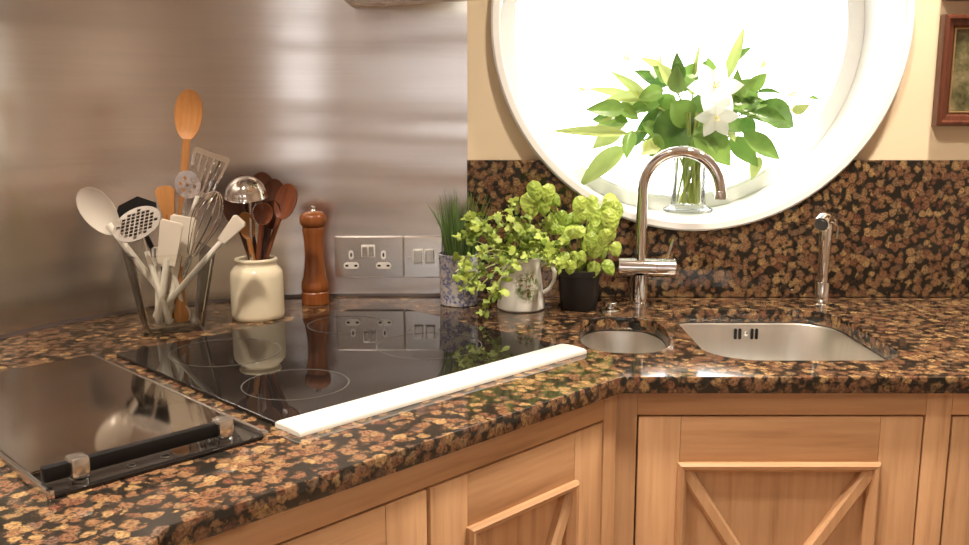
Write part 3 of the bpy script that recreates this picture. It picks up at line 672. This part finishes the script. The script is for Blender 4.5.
def put_leaf(parent, base, mesh, mat, pos, dirv, nrm, length, wscale=1.0, name='leaf'):
    key = (mesh, mat)
    if key not in _lm:
        me = LM[mesh].copy(); me.materials.clear(); me.materials.append(M[mat]); _lm[key] = me
    o = bpy.data.objects.new(name, _lm[key]); C.objects.link(o); o.parent = parent
    y = Vector(dirv).normalized(); z = Vector(nrm); z = (z - y * z.dot(y)); z = z.normalized() if z.length > 1e-4 else y.orthogonal().normalized(); x = y.cross(z)
    p_ = Vector(pos) - Vector(base); ws = length * wscale
    o.matrix_local = Matrix(((x.x * ws, y.x * length, z.x * length, p_.x), (x.y * ws, y.y * length, z.y * length, p_.y), (x.z * ws, y.z * length, z.z * length, p_.z), (0, 0, 0, 1)))
    return o
rnd = random.Random(5)
U = rnd.uniform

# --- chives in the blue and white pot
bp = onz(459, 301); bp.y = 1.845; bp.x = onz(459, 301).x * 1.845 / onz(459, 301).y
t = thing('potted_chives', 'tall grassy chives in a blue and white china pot', 'potted plant', bp)
b = B(); b.lathe([(0, 0), (.036, 0), (.038, .002), (.039, .05), (.0405, .100), (.0415, .104), (.0395, .105), (.0380, .102), (.0365, .05), (.034, .006), (0, .006)], 40, caps=False); b.build('pot', 'pot', t, 40)
b = B(); b.lathe([(0, .093), (.03, .092), (.0370, .090)], 24, caps=False); b.build('soil', 'soil', t)
cm = []
for k in range(6):
    bb = B(); cv = (.02, .05, .1, .16, .22, .03)[k]; bb.tube([(cv * (i / 6) ** 2, 0, i / 6) for i in range(7)], [.010, .011, .011, .010, .008, .006, .002], 4); me = bb.mesh('chive', 60); me.materials.append(M['chive']); cm.append(me)
for k in range(95):
    a, r = U(0, 6.28), .030 * U(0, 1) ** .5; o = bpy.data.objects.new('blade', cm[k % 6]); C.objects.link(o); o.parent = t
    le = U(.075, .145); o.location = (r * math.cos(a), r * math.sin(a), .090); o.rotation_euler = (U(-.12, .12), U(-.06, .26), a + U(-.6, .6)); o.scale = (le * .9 if False else .13, .13, le)

# --- jug of parsley
jp = onz(521, 308)
t = thing('china_jug', 'white floral china jug planted with trailing parsley', 'jug', jp)
b = B(); b.lathe([(0, 0), (.044, 0), (.0475, .003), (.0480, .010), (.0445, .035), (.0405, .065), (.0385, .088), (.0400, .098), (.0425, .104), (.0405, .1045), (.0375, .098), (.0360, .088), (.0380, .065), (.0420, .035), (.0440, .010), (0, .006)], 44, caps=False); b.build('jug_body', 'jug', t, 40)
hpts = [(.037, 0, .088), (.048, 0, .094), (.060, 0, .090), (.067, 0, .076), (.066, 0, .058), (.058, 0, .043), (.049, 0, .036), (.0415, 0, .032)]
Hm = Matrix.Rotation(R(-12), 3, 'Z'); b = B(); b.tube([Hm @ Vector(q) for q in hpts], [.005, .0048, .0045, .0043, .0043, .0043, .0045, .005], 12); b.build('handle', 'jug', t)
b = B(); b.loft([[Vector((-.036 - q, s * (.014 - q * .45), z)) for s, z in ((1, z1_), (.5, z1_ - .006), (-.5, z1_ - .006), (-1, z1_))] for q, z1_ in ((0, .098), (.010, .104), (.020, .112))]); b.build('spout', 'jug', t)
b = B(); b.lathe([(0, .094), (.025, .093), (.0365, .090)], 24, caps=False); b.build('soil', 'soil', t)
mouth = jp + Vector((0, 0, .093))
sprigs = []
for k in range(44):      # targets by pixel on planes in front of and behind the jug
    sprigs.append((U(462, 560), U(212, 262), U(jp.y - .09, jp.y + .05)))
sprigs += [(455, 272, 1.70), (462, 285, 1.69), (470, 268, 1.68), (476, 292, 1.675), (484, 312, 1.67), (492, 300, 1.665), (458, 262, 1.72), (480, 255, 1.68), (500, 275, 1.665), (470, 280, 1.685), (505, 215, 1.76), (508, 205, 1.77), (497, 290, 1.66), (560, 262, 1.70), (548, 258, 1.69), (510, 262, 1.67), (530, 258, 1.675)]
for (px, py, Yd) in sprigs:
    e = ony(px, py, Yd); e.z = max(e.z, CT + .012); s0 = mouth + Vector((U(-.02, .02), U(-.02, .02), 0)); mid = (s0 + e) / 2 + Vector((0, 0, .035 if e.z < mouth.z + .04 else .012))
    pts = [((1 - q) ** 2) * s0 + 2 * q * (1 - q) * mid + q * q * e - jp for q in [i / 7 for i in range(8)]]
    b = B(); b.tube(pts, .0009, 4); b.build('stem', 'stem', t)
    for i in range(5):
        q = (1.0, .97, .9, .86, .78)[i]; pos = ((1 - q) ** 2) * s0 + 2 * q * (1 - q) * mid + q * q * e
        dv = Vector((U(-1, 1), U(-.9, .3), U(-.7, .6))); nv = Vector((U(-.5, .5), U(-1, -.2), U(.2, 1)))
        put_leaf(t, jp, 'frond', 'parsley', pos, dv, nv, U(.015, .027), U(.8, 1.15))

# --- basil in a dark pot
kp = onz(585, 300); kp.y = 1.80; kp.x = .188; kp.z = CT
t = thing('potted_basil', 'bushy basil plant in a dark pot between the floral jug and tap', 'potted plant', kp)
b = B(); b.lathe([(0, 0), (.034, 0), (.036, .003), (.042, .070), (.045, .071), (.045, .080), (.0415, .080), (.040, .070), (.033, .006), (0, .006)], 36, caps=False); b.build('pot', 'darkpot', t, 40)
b = B(); b.lathe([(0, .072), (.03, .071), (.0398, .069)], 24, caps=False); b.build('soil', 'soil', t)
bl = [(375, 30, 80, 180), (430, 40, 70, 200), (355, 75, 85, 175), (405, 70, 80, 190), (440, 75, 55, 215), (375, 95, 60, 170),
      (450, 140, 55, 190), (480, 135, 60, 170), (470, 195, 40, 120),
      (555, 85, 60, 150), (590, 80, 65, 200), (640, 85, 70, 230), (670, 105, 60, 200), (605, 110, 75, 180), (560, 125, 60, 140), (545, 150, 80, 110), (650, 130, 70, 190), (665, 150, 70, 170),
      (640, 180, 80, 200), (600, 175, 60, 150), (555, 195, 75, 100), (585, 215, 55, 190), (650, 205, 65, 160), (600, 245, 75, 175), (670, 250, 50, 190), (625, 255, 50, 200),
      (597, 320, 65, 180), (640, 315, 50, 215), (510, 315, 58, 180), (485, 195, 45, 90), (545, 300, 50, 160), (520, 205, 45, 130), (497, 285, 40, 120), (550, 280, 38, 200), (525, 280, 40, 170), (480, 300, 35, 140), (570, 240, 45, 160), (500, 230, 40, 110), (530, 175, 50, 120), (620, 225, 50, 150)]
top0 = kp + Vector((0, 0, .070))
for i, (cx_, cy_, sz, ang) in enumerate(bl):
    px, py = 430 + cx_ / 3.635, 175 + cy_ / 3.635; Yd = 1.80 - U(.01, .075) if cx_ > 470 else 1.80 - U(.0, .05)
    ln = sz / 3.635 / (F / Yd) * U(.95, 1.3)
    pos = ony(px, py, Yd); a = R(ang + U(-15, 15)); dv = Vector((-math.sin(a), U(-.5, 0), math.cos(a)))
    put_leaf(t, kp, 'oval', 'basil', pos - dv.normalized() * ln * .15, dv, (U(-.35, .35), -1, U(.2, .9)), ln, U(.85, 1.15))
    if i % 2 == 0:
        mid = (top0 + pos) / 2 + Vector((0, .01, .02)); b = B(); b.tube([((1 - q) ** 2) * top0 + 2 * q * (1 - q) * mid + q * q * pos - kp for q in [k / 6 for k in range(7)]], .0014, 5); b.build('stem', 'stem', t)

# ------------------------------------------------------------------ taps
tp = onz(640, 300); tp.y = 1.842; tp.x = onz(640, 303).x - .005
t = thing('mixer_tap', 'chrome swan neck mixer tap between the two sinks', 'tap', tp)
b = B(); b.lathe([(0, 0), (.022, 0), (.022, .004), (.0185, .006), (.0178, .050), (.0178, .062)], 36, caps=False); b.build('column', 'chrome', t)
cm_ = Matrix.Translation((.003, 0, .076)) @ Matrix.Rotation(R(-8), 4, 'Z') @ Matrix.Rotation(R(90), 4, 'Y')
b = B(); b.lathe([(0, -.046), (.0170, -.046), (.0195, -.044), (.0195, .030), (.0188, .0305), (.0188, .0325), (.0195, .033), (.0195, .068), (.0175, .070), (0, .070)], 36, cm_, caps=False); body = b.build('cross_body', 'chrome', t)
b = B(); b.tube([(.052, -.004, .090), (.058, -.004, .105), (.066, -.005, .136)], [.0045, .004, .0035], 10); b.build('lever', 'chrome', t)
d_ = Vector((math.cos(R(-16)), math.sin(R(-16)), 0)); rr = .075; zt = .234
pts = [Vector((.002, 0, .092)), Vector((.002, 0, .15)), Vector((.002, 0, .19))]
for k in range(0, 23):
    a = R(180 - 175 * k / 22); pts.append(Vector((.002, 0, 0)) + d_ * (rr + rr * math.cos(a)) + Vector((0, 0, zt + rr * math.sin(a) * 1.02)))
e = pts[-1]; pts.append(e + Vector((0, 0, -.008)) + d_ * .001)
b = B(); b.tube(pts, .0112, 20); b.build('spout', 'chrome', t, 50)
b = B(); b.lathe([(.0118, 0), (.0122, .002), (.0122, .014), (.0112, .016)], 24, Matrix.Translation(pts[-1] + Vector((.0003, 0, -.014)))); b.build('outlet', 'satin', t)

sp_ = onz(821, 305); sp_.y = 1.83; sp_.x = sp_.x * 1.83 / onz(821, 305).y
t = thing('spray_tap', 'slim chrome pull out spray tap at the right of the large sink', 'tap', sp_)
b = B(); b.lathe([(0, 0), (.017, 0), (.017, .003), (.014, .005), (.014, .045), (.0125, .048)], 28, caps=False); b.build('base', 'chrome', t)
b = B(); b.lathe([(.0105, .048), (.0100, .060), (.0118, .120), (.0128, .160), (.0115, .166), (0, .168)], 28, caps=False); b.build('hand_grip', 'chrome', t)
b = B(); b.tube([(.014, .002, .172), (.0, -.002, .178), (-.012, -.014, .174), (-.018, -.022, .168)], [.010, .014, .016, .016], 18); hd_ = b.build('spray_head', 'chrome', t)
b = B(); b.tube([(-.018, -.0222, .168), (-.0195, -.0243, .1665)], [.0135, .0130], 18); nz = b.build('nozzle_face', 'darkpot', hd_)
b = B(); b.tube([(.012, -.004, .176), (.020, -.008, .160), (.019, -.010, .138)], [.003, .0028, .0022], 8); b.build('trigger', 'chrome', t)

kb = onz(610, 311)
t = thing('waste_knob', 'low chrome waste control knob behind the small sink', 'knob', kb)
b = B(); b.lathe([(0, 0), (.021, 0), (.021, .003), (.018, .005), (.008, .006)], 28, caps=False); b.build('flange', 'chrome', t)
b = B(); b.lathe([(.008, .006), (.0075, .009), (.0135, .011), (.0135, .017), (.012, .0185), (0, .019)], 28, caps=False); b.build('turn_knob', 'chrome', t)

# ------------------------------------------------------------------ lilies on the window reveal
VY = 2.03; VX = ony(688, 205, VY).x; VZ = WZ - (WR - .021) + .006
vs_ = thing('lily_vase', 'clear flared glass vase of white lilies in the round window', 'vase', (VX, VY, VZ))
b = B(); b.lathe([(0, 0), (.050, 0), (.0535, .003), (.0535, .007), (.046, .010), (.038, .016), (.0365, .03), (.0375, .09), (.043, .135), (.0445, .138), (.0425, .138), (.0355, .09), (.0345, .03), (.033, .018), (0, .014)], 44, caps=False); b.build('glass_body', 'glass', vs_, 40)
vb = Vector((VX, VY, VZ)); bq = thing('lily_bouquet', 'spreading bunch of lily stems with green leaves, buds and white blooms', 'flowers', vb + Vector((0, 0, .0165)))
bb0 = vb + Vector((0, 0, .0165))
for k in range(26):
    a, a2 = U(0, 6.28), U(0, 6.28); r0, r1 = U(.012, .031), U(.012, .034)
    b = B(); b.tube([(r0 * math.cos(a), r0 * math.sin(a), .002), (r0 * .5 * math.cos(a) + r1 * .5 * math.cos(a2), r0 * .5 * math.sin(a) + r1 * .5 * math.sin(a2), .07), (r1 * math.cos(a2), r1 * math.sin(a2), .13), (r1 * 2.6 * math.cos(a2), r1 * 2.0 * math.sin(a2), .20)], .0028, 6); b.build('stem', 'stem', bq)
LL = [(205, 345, 80, 445, 45, 'pale'), (215, 310, 10, 298, 22, 'pale'), (270, 235, 178, 135, 26, 'pale'), (265, 240, 105, 170, 26, 'pale'), (385, 250, 280, 360, 85, 'lily'), (395, 295, 497, 388, 72, 'lily'), (490, 320, 568, 392, 46, 'lily'),
      (525, 310, 634, 376, 42, 'lily'), (570, 225, 676, 292, 58, 'lily'), (490, 230, 608, 272, 36, 'lily'), (500, 235, 513, 143, 32, 'lily'), (475, 168, 532, 20, 24, 'pale'), (505, 115, 543, 71, 20, 'lily'), (345, 155, 434, 121, 30, 'lily'), (355, 165, 345, 100, 28, 'lily'),
      (232, 345, 302, 213, 26, 'lily'), (225, 300, 206, 372, 30, 'lily'), (400, 275, 422, 193, 52, 'lily'), (340, 205, 285, 255, 42, 'lily'), (180, 232, 248, 268, 32, 'lily'), (190, 245, 113, 271, 15, 'lily'), (320, 180, 238, 138, 30, 'lily'), (310, 190, 240, 212, 36, 'lily'), (250, 280, 322, 332, 42, 'lily'),
      (190, 295, 123, 342, 40, 'pale'), (540, 190, 592, 148, 30, 'lily'), (560, 200, 628, 189, 16, 'lily'), (572, 372, 549, 430, 26, 'pale'), (470, 290, 507, 322, 26, 'pale'), (255, 330, 275, 362, 26, 'pale'), (515, 270, 562, 312, 42, 'lily'), (705, 212, 733, 213, 10, 'lily'), (330, 225, 404, 292, 60, 'lily'), (285, 262, 356, 216, 50, 'lily'), (520, 165, 562, 245, 42, 'lily'), (440, 310, 392, 388, 60, 'lily'),
      (330, 250, 250, 300, 50, 'lily'), (450, 250, 520, 300, 50, 'lily'), (300, 230, 210, 240, 34, 'lily'), (410, 240, 460, 330, 60, 'lily'), (350, 190, 300, 120, 30, 'pale'), (270, 210, 150, 210, 26, 'pale'), (380, 180, 412, 60, 10, 'pale'), (530, 240, 600, 215, 38, 'lily'), (350, 300, 300, 345, 44, 'lily'), (490, 200, 470, 140, 30, 'lily'), (320, 150, 250, 95, 20, 'pale'), (660, 250, 705, 234, 22, 'pale')]
for k in range(30):
    a = U(0, 6.28); q = U(.2, 1) ** .6; cx_, cy_ = 385 + 190 * q * math.cos(a), 250 + 95 * q * math.sin(a); q2 = U(55, 95)
    if cy_ > 300 and 330 < cx_ < 450: continue
    a += U(-.5, .5); LL.append((cx_, cy_, cx_ + q2 * math.cos(a), cy_ + q2 * .8 * math.sin(a), U(26, 44), 'lily' if k % 5 else 'pale'))
for i, (x0, y0, x1, y1, wd, mt) in enumerate(LL):
    ya = VY - U(.01, .07) if i % 3 else VY + U(.0, .04); yb2 = ya - U(-.02, .05)
    p0 = ony(550 + x0 / 2.726, 20 + y0 / 2.726, ya); p1 = ony(550 + x1 / 2.726, 20 + y1 / 2.726, yb2)
    ln = (p1 - p0).length; wd_m = wd / 2.726 / (F / VY)
    put_leaf(bq, bb0, 'lance', mt, p0, p1 - p0, (U(-.4, .4), -1, U(.1, .8)), ln, 1.3 * wd_m / (.42 * ln))
# branches carrying the leaves out from the vase mouth
for (x, y) in ((205, 310), (270, 230), (250, 330), (480, 180), (560, 220), (600, 260), (520, 330), (390, 190), (440, 200), (640, 230), (330, 170), (300, 300)):
    e = ony(550 + x / 2.726, 20 + y / 2.726, VY - .01) - bb0; s0 = Vector((U(-.02, .02), U(-.02, .02), .12)); mid = Vector((e.x * .4, e.y * .4, (e.z + .16) / 2 + .02))
    b = B(); b.tube([((1 - q) ** 2) * s0 + 2 * q * (1 - q) * mid + q * q * e for q in [k / 6 for k in range(7)]], .0022, 6); b.build('branch', 'stem', bq)
# blooms
pm = leaf_mesh('petal', .66, -.10, .35, 'lance', 8, 4); pm.materials.append(M['petal'])
def bloom(x, y, Yd, face, size, n=6):
    c = ony(550 + x / 2.726, 20 + y / 2.726, Yd); f_ = Vector(face).normalized(); u = f_.orthogonal().normalized(); v = f_.cross(u)
    for k in range(n):
        a = 2 * math.pi * k / n + .3; rad = u * math.cos(a) + v * math.sin(a); dv = rad * .85 + f_ * .45
        o = bpy.data.objects.new('petal', pm); C.objects.link(o); o.parent = bq; yv = dv.normalized(); z = f_ - yv * f_.dot(yv); z.normalize(); xv = yv.cross(z); s = size * U(.9, 1.1); p_ = c - bb0
        o.matrix_local = Matrix(((xv.x * s, yv.x * s, z.x * s, p_.x), (xv.y * s, yv.y * s, z.y * s, p_.y), (xv.z * s, yv.z * s, z.z * s, p_.z), (0, 0, 0, 1)))
    b = B()
    for k in range(4):
        a = 1.57 * k; b.tube([c - bb0, c - bb0 + f_ * size * .4 + (u * math.cos(a) + v * math.sin(a)) * size * .12], .0012, 5)
    b.build('stamen', 'pollen', bq)
for k, (x, y) in enumerate(((-1, 0), (-.5, .9), (.45, .95), (.75, .2))): pass
bloom(446, 185, VY - .085, (.1, -1, .35), .058); bloom(452, 262, VY - .09, (-.1, -1, -.35), .046)
bloom(300, 120, VY + .02, (-.3, -.6, .7), .05); bloom(575, 130, VY + .01, (.4, -.6, .7), .05); bloom(650, 205, VY - .01, (.8, -.6, .2), .045); bloom(215, 110, VY + .02, (-.6, -.5, .6), .045); bloom(95, 190, VY + .02, (-1, -.4, .1), .035)

# ------------------------------------------------------------------ framed pictures at the right
def picture_frame(label, x0, z0, wd, ht):
    t = thing('picture_frame', label, 'picture', (x0, Y1, z0), 0, 'framed pictures on the cream wall')
    fw_ = .030; cs = [(0, 0, 1, 1), (wd, 0, -1, 1), (wd, ht, -1, -1), (0, ht, 1, -1)]
    prof = ((0, -.001), (0, -.022), (.003, -.027), (.008, -.028), (.012, -.022), (.020, -.020), (.0255, -.014), (.0255, -.001))
    pin = ((.0258, -.001), (.0258, -.0155), (.028, -.0165), (fw_, -.013), (fw_, -.001))
    for k in range(4):
        e0, e1 = cs[k], cs[(k + 1) % 4]
        m_ = B().loft([[Vector((e[0] + e[2] * o, y, e[1] + e[3] * o)) for o, y in prof] for e in (e0, e1)]).build('frame_side', 'frame', t, 25)
        B().loft([[Vector((e[0] + e[2] * o, y, e[1] + e[3] * o)) for o, y in pin] for e in (e0, e1)]).build('gilt_slip', 'gilt', m_, 25)
    B().box(fw_, wd - fw_, -.009, -.006, fw_, ht - fw_).build('print', 'pic', t)
    return t
picture_frame('small mahogany framed dark print hanging right of the round window', .925, CT + .358, .19, .222)
picture_frame('mahogany frame hanging above the other, only its bottom edge showing', .925, CT + .607, .19, .222)
